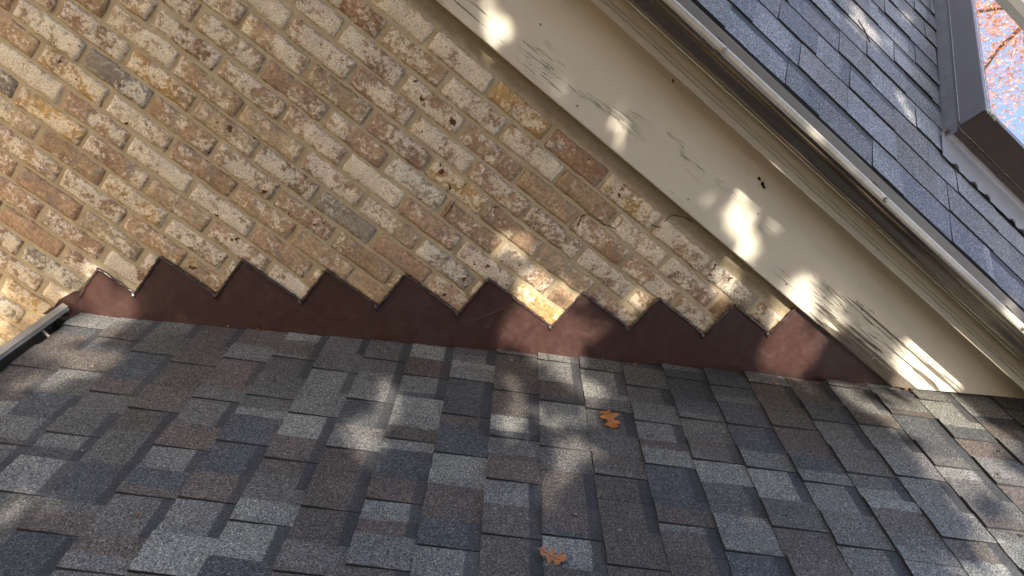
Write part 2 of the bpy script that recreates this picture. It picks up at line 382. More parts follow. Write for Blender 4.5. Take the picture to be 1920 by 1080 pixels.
# mortar sheet with tooled unevenness
def sheet(name, x0, x1, z0, z1, st, mat, yf, parent):
    nx = int((x1 - x0) / st); nz = int((z1 - z0) / st); v = []; f = []
    for j in range(nz + 1):
        for i in range(nx + 1):
            x = x0 + (x1 - x0) * i / nx; z = z0 + (z1 - z0) * j / nz; v.append((x, yf(x, z), z))
    W = nx + 1
    for j in range(nz):
        for i in range(nx): f.append((j * W + i, j * W + i + 1, (j + 1) * W + i + 1, (j + 1) * W + i))
    return mesh_obj(name, v, f, mat, parent, True)
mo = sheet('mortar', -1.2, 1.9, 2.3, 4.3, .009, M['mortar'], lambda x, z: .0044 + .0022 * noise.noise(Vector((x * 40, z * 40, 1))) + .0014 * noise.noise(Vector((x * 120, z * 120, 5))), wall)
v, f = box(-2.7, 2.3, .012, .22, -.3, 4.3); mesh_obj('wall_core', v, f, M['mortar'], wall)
# stepped hairline crack in the joints
CR_ = [[(0.132, 3.687), (0.125, 3.702), (0.128, 3.737)], [(0.225, 3.748), (0.223, 3.777), (0.221, 3.811)], [(0.314, 3.816), (0.316, 3.864), (0.332, 3.881)], [(0.423, 3.891), (0.417, 3.922), (0.427, 3.952)],
       [(0.544, 3.964), (0.529, 4.004), (0.537, 4.018), (0.59, 4.028), (0.627, 4.038), (0.631, 4.057), (0.623, 4.071)],
       [(0.685, 4.117), (0.69, 4.106), (0.725, 4.124), (0.726, 4.135), (0.724, 4.165), (0.733, 4.177), (0.754, 4.188), (0.788, 4.197)]]
for pl in CR_:
    pts = []
    for a, b in zip(pl, pl[1:]):
        for t in (0, .34, .67): pts.append((a[0] + (b[0] - a[0]) * t + R.uniform(-.0012, .0012), 0, a[1] + (b[1] - a[1]) * t + R.uniform(-.0012, .0012)))
    pts.append((pl[-1][0], 0, pl[-1][1])); v = []; f = []
    for i, p in enumerate(pts):
        q = Vector(pts[min(i + 1, len(pts) - 1)]) - Vector(pts[max(i - 1, 0)]); q.normalize(); nn = Vector((-q.z, 0, q.x)); w = .0013 * (R.uniform(.7, 1.3) if 0 < i < len(pts) - 1 else .2)
        v += [(p[0] + nn.x * w, -.0042, p[2] + nn.z * w), (p[0] - nn.x * w, -.0042, p[2] - nn.z * w)]
    for i in range(len(pts) - 1): f.append((2 * i, 2 * i + 1, 2 * i + 3, 2 * i + 2))
    mesh_obj('mortar_crack', v, f, M['dark'], wall)

# ================================================================== SHINGLES
PAL = [((.074, .061, .052), 4.0), ((.052, .0535, .057), 3.2), ((.158, .155, .141), 3.6), ((.088, .082, .075), 5.0), ((.120, .115, .107), 3.2), ((.084, .066, .056), 1.4)]
def tile_geo(org, es, ex_, en, s0, x0, x1, th, ex, flip):
    """one shingle tab: es = up slope, ex_ = along the course, en = normal"""
    L = ex + .028; v = []; uv = []
    nb = 5; ns = 3
    for j in range(ns + 1):
        for i in range(nb + 1):
            a = i / nb; b = j / ns
            x = x0 + (x1 - x0) * a; s = s0 + L * b
            if j == 0: s += .0022 * noise.noise(Vector((x * 26, s0 * 9, 3))) + .001 * noise.noise(Vector((x * 110, s0 * 9, 3)))
            if i in (0, nb): x += .0012 * noise.noise(Vector((s * 50, x0 * 31, 1)))
            top = .002 + th * (1 - b) ** 1.0 + .0008 * noise.noise(Vector((x * 14, s * 14, 2)))
            p = org + es * s + ex_ * x + en * top; v.append(tuple(p)); uv.append((L * b / ex, a))
    W = nb + 1; f = [(j * W + i, j * W + i + 1, (j + 1) * W + i + 1, (j + 1) * W + i) for j in range(ns) for i in range(nb)]
    mi = [0] * len(f)
    ring = [i for i in range(W)] + [j * W + nb for j in range(1, ns + 1)]
    ring = [j * W for j in range(ns, 0, -1)] + ring
    o = len(v)
    for i in ring: q = Vector(v[i]) - en * (th + .003); v.append(tuple(q)); uv.append(uv[i])
    for k in range(len(ring) - 1): f.append((ring[k], o + k, o + k + 1, ring[k + 1])); mi.append(1)
    if flip: f = [tuple(reversed(q)) for q in f]
    return v, f, mi, uv
def shingles(parent, org, es, ex_, en, courses, xr, ex, cut, flip, name_far, pal, pos_fn=None, c0=0, bandp=.75, tw=(.082, .122), tht=.0098):
    acc = Acc(); cnt = 0
    for j in courses:
        x = xr[0] + R.uniform(-.15, 0); tooth = R.random() < .5; prev = pick(pal)
        while x < xr[1]:
            w = R.uniform(tw[0], tw[1]) if tooth else R.uniform(tw[0], tw[1] * 1.12)
            th = (tht if tooth else .0040) + R.uniform(-.0004, .0004)
            for (a, b) in cut(j, x, x + w):
                if b - a < .012: continue
                ca = prev if R.random() < .25 else pick(pal); cb = pick(pal) if R.random() < .5 else ca; prev = cb
                g = R.uniform(.88, 1.14)
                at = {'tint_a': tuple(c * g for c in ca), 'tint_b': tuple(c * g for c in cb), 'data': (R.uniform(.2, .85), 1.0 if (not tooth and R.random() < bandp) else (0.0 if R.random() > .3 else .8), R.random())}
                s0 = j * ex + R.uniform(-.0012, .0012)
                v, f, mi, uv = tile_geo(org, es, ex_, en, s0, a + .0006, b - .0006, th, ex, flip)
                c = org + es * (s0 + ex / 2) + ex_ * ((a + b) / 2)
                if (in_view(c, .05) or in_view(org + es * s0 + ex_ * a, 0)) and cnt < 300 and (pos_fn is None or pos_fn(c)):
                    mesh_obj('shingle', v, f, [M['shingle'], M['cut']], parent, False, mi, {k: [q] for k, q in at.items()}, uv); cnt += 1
                else: acc.add(v, f, mi, at, uv)
            x += w; tooth = not tooth if R.random() < .9 else tooth
    o = acc.build(name_far, [M['shingle'], M['cut']], parent); o['kind'] = 'stuff'
    return cnt
low = thing('lower_roof', 'lower shingled roof in mottled grey, brown and slate tabs filling the foreground', 'roof', (RX, -.5, RZ))
ES = Vector((CP, 0, SP)); EN = Vector((-SP, 0, CP)); EY = Vector((0, -1, 0))
orgL = Vector((RX, 0, RZ))
def cutL(j, a, b):
    a = max(a, .004 + .006 * ((j * 37) % 5) / 5)
    return [(a, b)]
nL = shingles(low, orgL, ES, EY, EN, range(-11, 16), (0, 3.6), EX, cutL, False, 'shingle_field', PAL, lambda c: not (c.y > -.2 and c.z > 4.5))
# deck and eave edge
v = [tuple(orgL + ES * s + EY * y + EN * n_) for s in (-1.405, 2.2) for y in (-.0, 3.7) for n_ in (-.02, -.001)]
mesh_obj('roof_deck', v, [(0, 2, 3, 1), (4, 5, 7, 6), (0, 1, 5, 4), (2, 6, 7, 3), (0, 4, 6, 2), (1, 3, 7, 5)], M['deck'], low)
v, f = box(-.452, -.43, -3.6, -.004, 2.62, 2.765); mesh_obj('eave_board', v, f, M['trim'], low)
v, f = box(-.43, -.41, -3.6, -3.58, 0, 2.62); mesh_obj('corner_board', v, f, M['trim'], low)

TH = rad(30); E2 = Vector((0, math.cos(TH), math.sin(TH))); N2 = Vector((0, -math.sin(TH), math.cos(TH))); X2 = Vector((1, 0, 0))
orgU = Vector((0, -.2018, 4.6))
up = thing('upper_roof', 'upper roof of blue grey shingles rising behind the long gutter', 'roof', (0, -.2, 4.6))
def cutU(j, a, b):
    s0, s1 = j * EX, (j + 1) * EX
    if s1 < .40 or s0 > 1.70: return [(a, b)]
    r = []
    lim = 1.256 + .004 * math.sin(j * 5.1)
    if a < lim: r.append((a, min(b, lim)))
    if b > 1.93: r.append((max(a, 1.93), b))
    return r
PALU = [((.138, .128, .124), 4), ((.118, .113, .118), 3), ((.195, .188, .182), 3.2), ((.155, .136, .126), 3), ((.168, .160, .158), 3)]  # same shingles as the lower roof, lightened for the sky they reflect
nU = shingles(up, orgU + N2 * .0, E2, X2, N2, range(0, 32), (-1.8, 3.2), EX, cutU, False, 'shingle_field', PALU, None, 0, .15, (.11, .20), .0068)
v = [tuple(orgU + X2 * x + E2 * s + N2 * n_) for s in (.012, 4.2) for x in (-1.8, 3.2) for n_ in (-.02, -.001)]
mesh_obj('roof_deck', v, [(0, 1, 3, 2), (4, 6, 7, 5), (0, 4, 5, 1), (2, 3, 7, 6), (0, 2, 6, 4), (1, 5, 7, 3)], M['deck'], up)
# a bent tab of starter course under the first butt edge
v, f = prism_x([(-.2035, 4.5985), (-.16, 4.6225), (-.16, 4.6245), (-.2055, 4.6003)], -1.8, 2.6, 60, .003, 3.0); mesh_obj('starter_strip', v, f, M['cut'], up)
# pine needle
v, f = tube([tuple(orgU + X2 * (.86) + E2 * .655 + N2 * .012), tuple(orgU + X2 * (.885) + E2 * .62 + N2 * .016), tuple(orgU + X2 * .915 + E2 * .592 + N2 * .012)], .0022, 5)
o = mesh_obj('twig', v, f, M['dark']); o['label'] = 'tiny dark twig stuck on the upper blue grey shingles'; o['category'] = 'twig'

# ================================================================== EAVE
eave = thing('eave_trim', 'long cream painted wooden eave boards above the brick with peeling paint at the right', 'eave', (0, -.05, 4.2))
XE0, XE1 = -2.0, 2.5
def epart(name, prof, mat, nx=40, wob=.0, seed=0., gap=.014, label=None):
    v, f = prism_x(prof, XE0, XE1, nx, wob, seed); o = mesh_obj(name, v, f, mat, eave); fixn(o); clip_above_roof(o, gap)
    if label: o['label'] = label
    return o
epart('frieze_board', [(.002, 4.2065), (-.029, 4.2055), (-.0325, 4.209), (-.0325, 4.4568), (.002, 4.4568)], M['frieze'], 60, .0016, 1., label='broad board with cracked and peeling cream paint over bare grey wood')
epart('soffit_board', [(.002, 4.4570), (-.162, 4.4570), (-.162, 4.470), (.002, 4.470)], M['deck'], 20)
epart('crown_moulding', [(-.154, 4.4535), (-.174, 4.4525), (-.174, 4.4685), (-.1705, 4.4692), (-.1705, 4.4712), (-.174, 4.472), (-.174, 4.4775), (-.1705, 4.4782), (-.1705, 4.4802), (-.173, 4.481), (-.1728, 4.5066), (-.154, 4.5066)], M['trim'], 20)
epart('fascia_board', [(-.150, 4.508), (-.1725, 4.508), (-.1725, 4.610), (-.150, 4.622)], M['fascia'], 20)
for x_, z_ in ((-.1, 4.236), (.31, 4.2345), (.72, 4.237), (1.12, 4.2355), (1.5, 4.236), (.1, 4.33), (.9, 4.332)):
    v, f = tube([(x_, -.0315, z_), (x_, -.0334, z_), (x_, -.0338, z_)], [.0036, .0034, .002], 8); mesh_obj('nail_head', v, f, M['screw'], eave, True)
# wasp-comb scar on the soffit
v = []; f = []
for q in range(7):
    cx = .83 + R.uniform(-.008, .008) + q * .004; y = -.0328; z = 4.405 - q * .0016
    bv, bf = box(cx, cx + .006, y - .003, y + .001, z - .003, z + .003); o_ = len(v); v += bv; f += [tuple(i + o_ for i in g) for g in bf]
o = mesh_obj('mud_scar', v, f, M['dark'], eave)
v, f = tube([(.46, -.031, 4.447), (.463, -.0335, 4.444), (.464, -.0335, 4.440)], .0024, 6); mesh_obj('nail_hole', v, f, M['dark'], eave)

v, f = prism_x([(-.2045, 4.574), (-.2065, 4.5745), (-.2080, 4.5965), (-.19, 4.607), (-.19, 4.605), (-.206, 4.596)], XE0, XE1, 60, .001, 3.0); o = mesh_obj('drip_edge', v, f, M['fascia'], eave); fixn(o); clip_above_roof(o, .03)
gut = thing('long_gutter', 'long clay brown gutter running along the edge of the upper roof', 'gutter', (0, -.24, 4.5))
outer = [(-.1748, 4.560), (-.1748, 4.5070), (-.242, 4.5085), (-.249, 4.5100), (-.2535, 4.5140), (-.2565, 4.5200), (-.2590, 4.5265), (-.2625, 4.5325), (-.270, 4.5372), (-.281, 4.5398), (-.2915, 4.5430), (-.2975, 4.5495)]
inner = [(y + .0016 if i > 1 else y - .0016 + .0032 * 0, z + .0016) for i, (y, z) in enumerate(outer)][::-1]
inner = [(-.2955, 4.5505)] + [(y + .002, z + .0012) for (y, z) in outer[2:-1][::-1]] + [(-.1738, 4.5086), (-.1738, 4.560)]
v, f = prism_x(outer + inner, XE0, XE1, 60, .0015, 2.); o = mesh_obj('gutter_trough', v, f, M['gutter'], gut, True); fixn(o); o.data.set_sharp_from_angle(angle=rad(50)) if hasattr(o.data, 'set_sharp_from_angle') else None; clip_above_roof(o, .03)
lipp = [(-.2982, 4.5490), (-.3025, 4.5505), (-.3045, 4.5550), (-.3045, 4.5645), (-.3015, 4.5678), (-.2905, 4.5672), (-.2905, 4.5655), (-.2965, 4.5640)]
v, f = prism_x(lipp, XE0, XE1, 90, .0022, 2.6); o = mesh_obj('gutter_lip', v, f, M['lip'], gut); fixn(o); clip_above_roof(o, .03)
for xs in (-.15, .445, .994, 1.533):
    v, f = tube([(xs, -.3035, 4.5612), (xs, -.3062, 4.5612), (xs, -.3068, 4.5612)], [.0068, .0066, .004], 12); mesh_obj('screw_washer', v, f, M['screw'], gut, True)
    v, f = tube([(xs, -.3066, 4.5612), (xs, -.3098, 4.5612)], [.0042, .0036], 6); mesh_obj('screw', v, f, M['screw'], gut)
    v, f = prism_x([(-.2905, 4.5640), (-.1775, 4.586), (-.1775, 4.588), (-.2905, 4.5660)], xs - .009, xs + .009); o = mesh_obj('hanger_strap', v, f, M['gutter'], gut); fixn(o)

# ================================================================== STEP FLASHING
fl = thing('step_flashing', 'dark brown zigzag metal flashing between the brick wall and the lower roof', 'flashing', (.5, -.004, 3.5))
top = [(-.475, 2.835), (-.482, 2.90)]
for i in range(9):
    top += [(STEP[i] if i else -.478, STZ[i]), (STEP[i + 1], STZ[i])]
top += [(STEP[9], 4.232), (1.80, 4.232)]
bot = [(1.80, roof_z(1.80) - .03), (-.475, roof_z(-.475) - .03)]
poly = top + bot
fa = Acc(); xs_ = [-.478] + STEP[1:] + [1.80]; zs_ = STZ[:9] + [4.232]
for i in range(10):
    xa, xb, zt_ = xs_[i], xs_[i + 1], zs_[i]
    nn_ = max(2, int((xb - xa) / .02)); nz_ = 8; vv = []; ff = []
    for a in range(nn_ + 1):
        x = xa + (xb - xa) * a / nn_; zb = roof_z(x) - .03
        for b in range(nz_ + 1):
            z = zb + (zt_ - zb) * b / nz_; vv.append((x, -.0072 + .0011 * noise.noise(Vector((x * 7, z * 7, 2))), z))
    for a in range(nn_):
        for b in range(nz_): ff.append((a * (nz_ + 1) + b, (a + 1) * (nz_ + 1) + b, (a + 1) * (nz_ + 1) + b + 1, a * (nz_ + 1) + b + 1))
    fa.add(vv, ff)
fa.build('flashing_panel', M['flash'], fl, True)
# lumpy sealant along the stepped edge
path = []
tp = [(-.478, 2.845)] + top[1:-1]
for (a, b) in zip(tp, tp[1:]):
    d = math.dist(a, b); k = max(1, int(d / .006))
    for t in range(k):
        q = t / k; x = a[0] + (b[0] - a[0]) * q; z = a[1] + (b[1] - a[1]) * q
        path.append((x + .0022 * noise.noise(Vector((x * 70, z * 70, 2))), -.0082 + .002 * noise.noise(Vector((x * 50, z * 50, 9))), z + .003 * noise.noise(Vector((x * 60, z * 60, 0)))))
rr = [.0050 + .0030 * noise.noise(Vector((p[0] * 90, p[2] * 90, 4))) for p in path]
v, f = tube(path, rr, 7); mesh_obj('sealant_bead', v, f, M['seal'], fl, True)
for i in range(1, 10):   # blobs hanging at each tooth
    x, z = STEP[i], STZ[i - 1]; pts = [(x - .012, -.009, z - .001), (x - .004, -.011, z - .004), (x + .002, -.009, z - .009), (x + .003, -.007, z - .015)]
    v, f = tube(pts, [.003, .0062, .0055, .0025], 8); mesh_obj('sealant_blob', v, f, M['seal'], fl, True)
v, f = tube([(STEP[1] - .006, -.0145, STZ[0] - .002), (STEP[1] - .001, -.0155, STZ[0] - .004), (STEP[1] + .001, -.0148, STZ[0] - .007)], [.0015, .0042, .002], 7); o = mesh_obj('sealant_blob', v, f, M['bead'], fl, True); o['label'] = 'white blob of sealant at the tip of the first tooth'
v, f = tube([(.56, -.0066, 3.685), (.53, -.0068, 3.62), (.50, -.0068, 3.56), (.47, -.0066, 3.50)], .0014, 5); mesh_obj('lap_seam', v, f, M['flash'], fl, True)
kz = roof_z(-.475)
vk = [(-.475, -.008, kz - .03), (-.475, -.008, 2.86), (-.50, -.012, 2.852), (-.522, -.016, 2.80), (-.522, -.018, kz - .03)]
vk += [(a, b + .003, c) for a, b, c in vk]
mesh_obj('kickout_flap', vk, [(4, 3, 2, 1, 0), (5, 6, 7, 8, 9)] + [(k, (k + 1) % 5, 5 + (k + 1) % 5, 5 + k) for k in range(5)], M['flash'], fl)
vk = [(-.455, -.006, 2.80), (-.53, -.006, 2.757), (-.53, -.05, 2.755), (-.458, -.05, 2.80)]
vk += [(a, b, c - .003) for a, b, c in vk]
mesh_obj('drip_flap', vk, [(0, 1, 2, 3), (7, 6, 5, 4)] + [(k, 4 + k, 4 + (k + 1) % 4, (k + 1) % 4) for k in range(4)], M['flash'], fl)

# ================================================================== SMALL GUTTER (lower left)
sg = thing('short_gutter', 'weathered pale grey open gutter at the lower left roof edge', 'gutter', (-.48, -.3, 2.75))
pr = [(-.505, 2.800), (-.505, 2.772), (-.498, 2.735), (-.485, 2.705), (-.40, 2.70), (-.40, 2.735), (-.4015, 2.735), (-.4015, 2.7016), (-.483, 2.7066), (-.4955, 2.736), (-.488, 2.7925), (-.480, 2.7955), (-.480, 2.7985), (-.486, 2.801)]
def prism_y(prof, y0, y1, nx=1, wob=0.0):
    n = len(prof); v = []; f = []
    for i in range(nx + 1):
        y = y0 + (y1 - y0) * i / nx; dx = wob * noise.noise(Vector((y * 3, 4, 0)))
        for (x, z) in prof: v.append((x + dx, y, z + dx * .5))
    for i in range(nx):
        for k in range(n): f.append((i * n + k, i * n + (k + 1) % n, (i + 1) * n + (k + 1) % n, (i + 1) * n + k))
    f.append(tuple(range(n))); f.append(tuple(nx * n + k for k in range(n))[::-1]); return v, f
v, f = prism_y(pr, -3.6, -.024, 50, .003); o = mesh_obj('gutter_trough', v, f, M['oldgut'], sg); fixn(o)
v, f = prism_y([(-.5065, 2.7985), (-.5065, 2.8035), (-.489, 2.8045), (-.487, 2.8015)], -3.6, -.0235, 50, .003); o = mesh_obj('gutter_rim', v, f, M['lip'], sg); fixn(o)
cap = [(-.505, 2.799), (-.505, 2.772), (-.498, 2.735), (-.485, 2.705), (-.40, 2.70), (-.40, 2.76)]
v, f = prism_y(cap, -.0265, -.0225); o = mesh_obj('end_cap', v, f, M['oldgut'], sg); fixn(o)
for y in (-.158, -.76, -1.4): 
    v, f = tube([(-.484, y, 2.790), (-.40, y, 2.772)], .0045, 8); mesh_obj('hanger_spike', v, f, M['lip'], sg, True)
v, f = tube([(-.47, -.03, 2.712), (-.45, -.05, 2.711), (-.44, -.11, 2.712), (-.46, -.16, 2.711)], [.004, .012, .01, .004], 7); o = mesh_obj('dry_debris', v, f, M['lichen'], sg, True)

# ================================================================== SKYLIGHT
def U(x, s, l): return tuple(orgU + X2 * x + E2 * s + N2 * l)
sky = thing('skylight', 'dark bronze framed skylight reflecting sky and orange tree, on the upper roof', 'skylight', U(1.55, 1.1, .0))
def ubox(x0, x1, s0, s1, l0, l1):
    v = [U(x, s, l) for l in (l0, l1) for (x, s) in ((x0, s0), (x1, s0), (x1, s1), (x0, s1))]
    return v, [(0, 3, 2, 1), (4, 5, 6, 7), (0, 1, 5, 4), (1, 2, 6, 5), (2, 3, 7, 6), (3, 0, 4, 7)]
SX0, SX1, SS0, SS1 = 1.262, 1.90, .487, 1.66
def rail(name, parts, mat):
    a = Acc()
    for p in parts: v, f = ubox(*p); a.add(v, f)
    o = a.build(name, mat, sky); bm = bmesh.new(); bm.from_mesh(o.data); bmesh.ops.bevel(bm, geom=bm.edges[:], offset=.0016, segments=2, affect='EDGES'); bm.to_mesh(o.data); bm.free(); return o
rail('curb_side', [(SX0, SX0 + .04, SS0 + .001, SS1, -.01, .056)], M['clad'])
rail('curb_side', [(SX1 - .04, SX1, SS0 + .001, SS1, -.01, .056)], M['clad'])
rail('curb_front', [(SX0 + .001, SX1 - .001, SS0, SS0 + .04, -.01, .050)], M['cladb'])
rail('sash_side', [(SX0 - .006, SX0 + .022, SS0 - .004, SS1 + .004, .0605, .138)], M['clad'])
rail('sash_side', [(SX1 - .022, SX1 + .006, SS0 - .004, SS1 + .004, .0605, .138)], M['clad'])
rail('sash_front', [(SX0 - .005, SX1 + .005, SS0 - .0055, SS0 + .022, .056, .1372)], M['cladb'])
o = rail('sash_head', [(SX0 - .005, SX1 + .005, SS1 - .03, SS1 + .0055, .056, .165)], M['lip']); o['label'] = 'pale cream top rail'  # bright stripe of light put into the rail's colour
v, f = ubox(SX0 + .018, SX1 - .018, SS0 + .018, SS1 - .02, .128, .1335); mesh_obj('glass', v, f, M['glass'], sky)
v, f = ubox(SX0 + .04, SX1 - .04, SS0 + .04, SS1 - .04, -.01, .03); mesh_obj('well', v, f, M['dark'], sky)
def bead(name, pts, r, mat, jit=.0006, drops=0):
    P = []; Rr = []
    for a, b in zip(pts, pts[1:]):
        a = Vector(a); b = Vector(b); k = max(2, int((b - a).length / .012))
        for t in range(k): P.append(a.lerp(b, t / k) + Vector((R.uniform(-jit, jit), R.uniform(-jit, jit), R.uniform(-jit, jit)))); Rr.append(r * (1 + R.uniform(-.3, .4)) * (2.0 if drops and len(P) % drops == 0 else 1))
    P.append(Vector(pts[-1])); Rr.append(r)
    v, f = tube(P, Rr, 6); return mesh_obj(name, v, f, mat, sky, True)
bead('edge_bead', [U(SX0 + .009, SS0 + .006, .1385), U(SX0 + .009, SS1, .1385)], .0010, M['bead'], .0004, 9)
bead('edge_bead', [U(SX0 - .002, SS0, .0585), U(SX0 - .002, SS1, .0585)], .0009, M['bead'], .0003)  # white strip stands in for the highlight along the curb ledge
bead('edge_bead', [U(SX0, SS0 - .001, .0535), U(SX1, SS0 - .001, .0535)], .0007, M['bead'], .0008, 5)
# lichen crust on the corner
a = Acc()
for q in range(40):
    x = SX0 + R.uniform(-.006, .05); l = .138 + R.uniform(-.002, .003); s = SS0 + R.uniform(-.007, .006); d = R.uniform(.0015, .005)
    v, f = ubox(x, x + d * 1.6, s, s + d, l - .004, l + d * .5); a.add(v, f)
a.build('lichen_crust', M['lichen'], sky)
# apron flashing: front skirt with crimped lower edge, turned up against the curb
def skirt():
    v = []; f = []; nx = 70; xs = [SX0 - .02 + (SX1 + .08 - SX0) * i / nx for i in range(nx + 1)]
    for i, x in enumerate(xs):
        w = noise.noise(Vector((x * 22, 0, 0))); e = .364 + .003 * w + .002 * noise.noise(Vector((x * 70, 3, 0)))
        for (s, l) in ((e, .0105 + .003 * abs(w)), (e + .012, .0125), (.42, .013), (SS0 - .012, .0135), (SS0 - .002, .017), (SS0 - .0018, .03)): v.append(U(x, s, l + .0012 * noise.noise(Vector((x * 15, s * 20, 8)))))
    for i in range(nx):
        for k in range(5): f.append((i * 6 + k, (i + 1) * 6 + k, (i + 1) * 6 + k + 1, i * 6 + k + 1))
    return mesh_obj('flashing_apron', v, f, M['apron'], sky, True)
skirt()
def side():
    v = []; f = []; ny = 90
    for i in range(ny + 1):
        s = SS0 - .02 + (SS1 + .05 - SS0) * i / ny; w = noise.noise(Vector((s * 14, 5, 0)))
        for (x, l) in ((SX0 - .006 + .003 * w, .006), (SX0 - .0055 + .003 * w, .018), (SX0 - .0035 + .0012 * w, .03), (SX0 - .002, .05)): v.append(U(x, s, l))
    for i in range(ny):
        for k in range(3): f.append((i * 4 + k, i * 4 + k + 1, (i + 1) * 4 + k + 1, (i + 1) * 4 + k))
    return mesh_obj('flashing_side', v, f, M['clad'], sky, True)
side()
for x in (1.285, 1.37, 1.43, 1.55, 1.60):   # curled bits of old sealant on the apron edge
    pts = [U(x, .361, .012), U(x + .010, .366, .016), U(x + .022, .363, .015), U(x + .03, .357, .011)]
    v, f = tube(pts, [.0015, .0034, .003, .001], 6); mesh_obj('sealant_curl', v, f, M['seal'], sky, True)

# ================================================================== DRY OAK LEAVES
def oak_leaf(s, y, ang, size, label, tint):
    out = []
    prof = [(0, .03), (.08, .05), (.14, .20), (.20, .27), (.26, .12), (.34, .10), (.40, .30), (.47, .42), (.50, .34), (.55, .13), (.62, .12), (.68, .30), (.76, .38), (.78, .26), (.84, .14), (.90, .20), (.96, .12), (1.0, .02)]
    g = R.uniform
    L_ = [(a + g(-.01, .01), b + g(-.03, .03)) for a, b in prof]; Rr = [(a + g(-.02, .02), -b + g(-.03, .03)) for a, b in prof]
    nrm = EN; base = orgL + ES * s + EY * y + EN * .016
    t = thing('oak_leaf', label, 'leaf', tuple(base))
    ca, sa = math.cos(ang), math.sin(ang); v = []; n = len(prof)
    def P(a, b):
        h = .35 * (b * b) + .12 * math.sin(a * 5 + 1 + s * 30) + .25 * s * b + .06 * noise.noise(Vector((a * 6, b * 6, s * 9)))
        X = (a - .5) * ca - b * sa; Y = (a - .5) * sa + b * ca
        return tuple(base + ES * X * size + EY * Y * size + EN * (h * size))
    rows = [L_, [(a, b * .5) for a, b in L_], [(a, 0) for a, _ in prof], [(a, b * .5) for a, b in Rr], Rr]
    for r_ in rows: v += [P(a, b) for a, b in r_]
    f = [(j * n + i, j * n + i + 1, (j + 1) * n + i + 1, (j + 1) * n + i) for j in range(4) for i in range(n - 1)]
    o = mesh_obj('leaf_blade', v, f, M['oak'], t, True, None, {'tint': [tint]})
    vv, ff = tube([P(a / 10, 0) for a in range(-2, 10)], [.0011 * (1.1 - max(a, 0) / 11) for a in range(-2, 10)], 5); mesh_obj('leaf_stalk', vv, ff, M['bark'], t, True)
oak_leaf(.186, .364, 1.1, .072, 'upright curled orange oak leaf lying higher on the lower roof', (.42, .15, .03))
oak_leaf(.017, .897, .25, .060, 'paler tan oak leaf lying near the bottom edge of the picture', (.45, .19, .07))
for (s, y, lb) in ((.86, .05, 'tiny leaf crumb by the flashing, second from the right of the four'), (1.14, .04, 'tiny leaf crumb on the shingles just under the peeling board end'), (.72, .07, 'tiny leaf crumb by the flashing, third from the right of the four'), (.30, .03, 'leftmost tiny leaf crumb on the shingles below the middle of the flashing')):
    b = orgL + ES * s + EY * y + EN * .013; a = R.random() * 6
    v = [tuple(b + ES * (.009 * math.cos(a + k * 1.6)) * R.uniform(.5, 1) + EY * (.009 * math.sin(a + k * 1.6)) * R.uniform(.5, 1) + EN * R.uniform(0, .003)) for k in range(4)]
    v += [tuple(Vector(q) + EN * .0008) for q in v]
    o = mesh_obj('leaf_fragment', v, [(0, 1, 2, 3), (7, 6, 5, 4), (0, 4, 5, 1), (1, 5, 6, 2), (2, 6, 7, 3), (3, 7, 4, 0)], M['oak'], None, False, None, {'tint': [(.34, .14, .05)]})
    o['label'] = lb; o['category'] = 'leaf crumb'; o['group'] = 'leaf crumbs beside the flashing'

a = Acc()
for q in range(100):
    s_ = R.uniform(-1.35, 1.5); y_ = abs(R.gauss(0, .05)) + .012 if R.random() < .6 else R.uniform(.02, .9); d = R.uniform(.0012, .0038); b = orgL + ES * s_ + EY * y_ + EN * .0125; v = []
    for k in range(8): v.append(tuple(b + ES * (d * (1 if k & 1 else -1) * R.uniform(.4, 1.3)) + EY * (d * (1 if k & 2 else -1) * R.uniform(.4, 1.6)) + EN * (d * .5 * (1 if k & 4 else -1))))
    a.add(v, [(0, 2, 3, 1), (4, 5, 7, 6), (0, 1, 5, 4), (2, 6, 7, 3), (0, 4, 6, 2), (1, 3, 7, 5)], None, {'tint': R.choice([(.16, .10, .06), (.10, .07, .05), (.28, .25, .2), (.12, .09, .06)])})
o = a.build('roof_grit', M['oak']); o['kind'] = 'stuff'; o['label'] = 'scattered grit and leaf crumbs lying on the lower roof shingles'; o['category'] = 'grit'
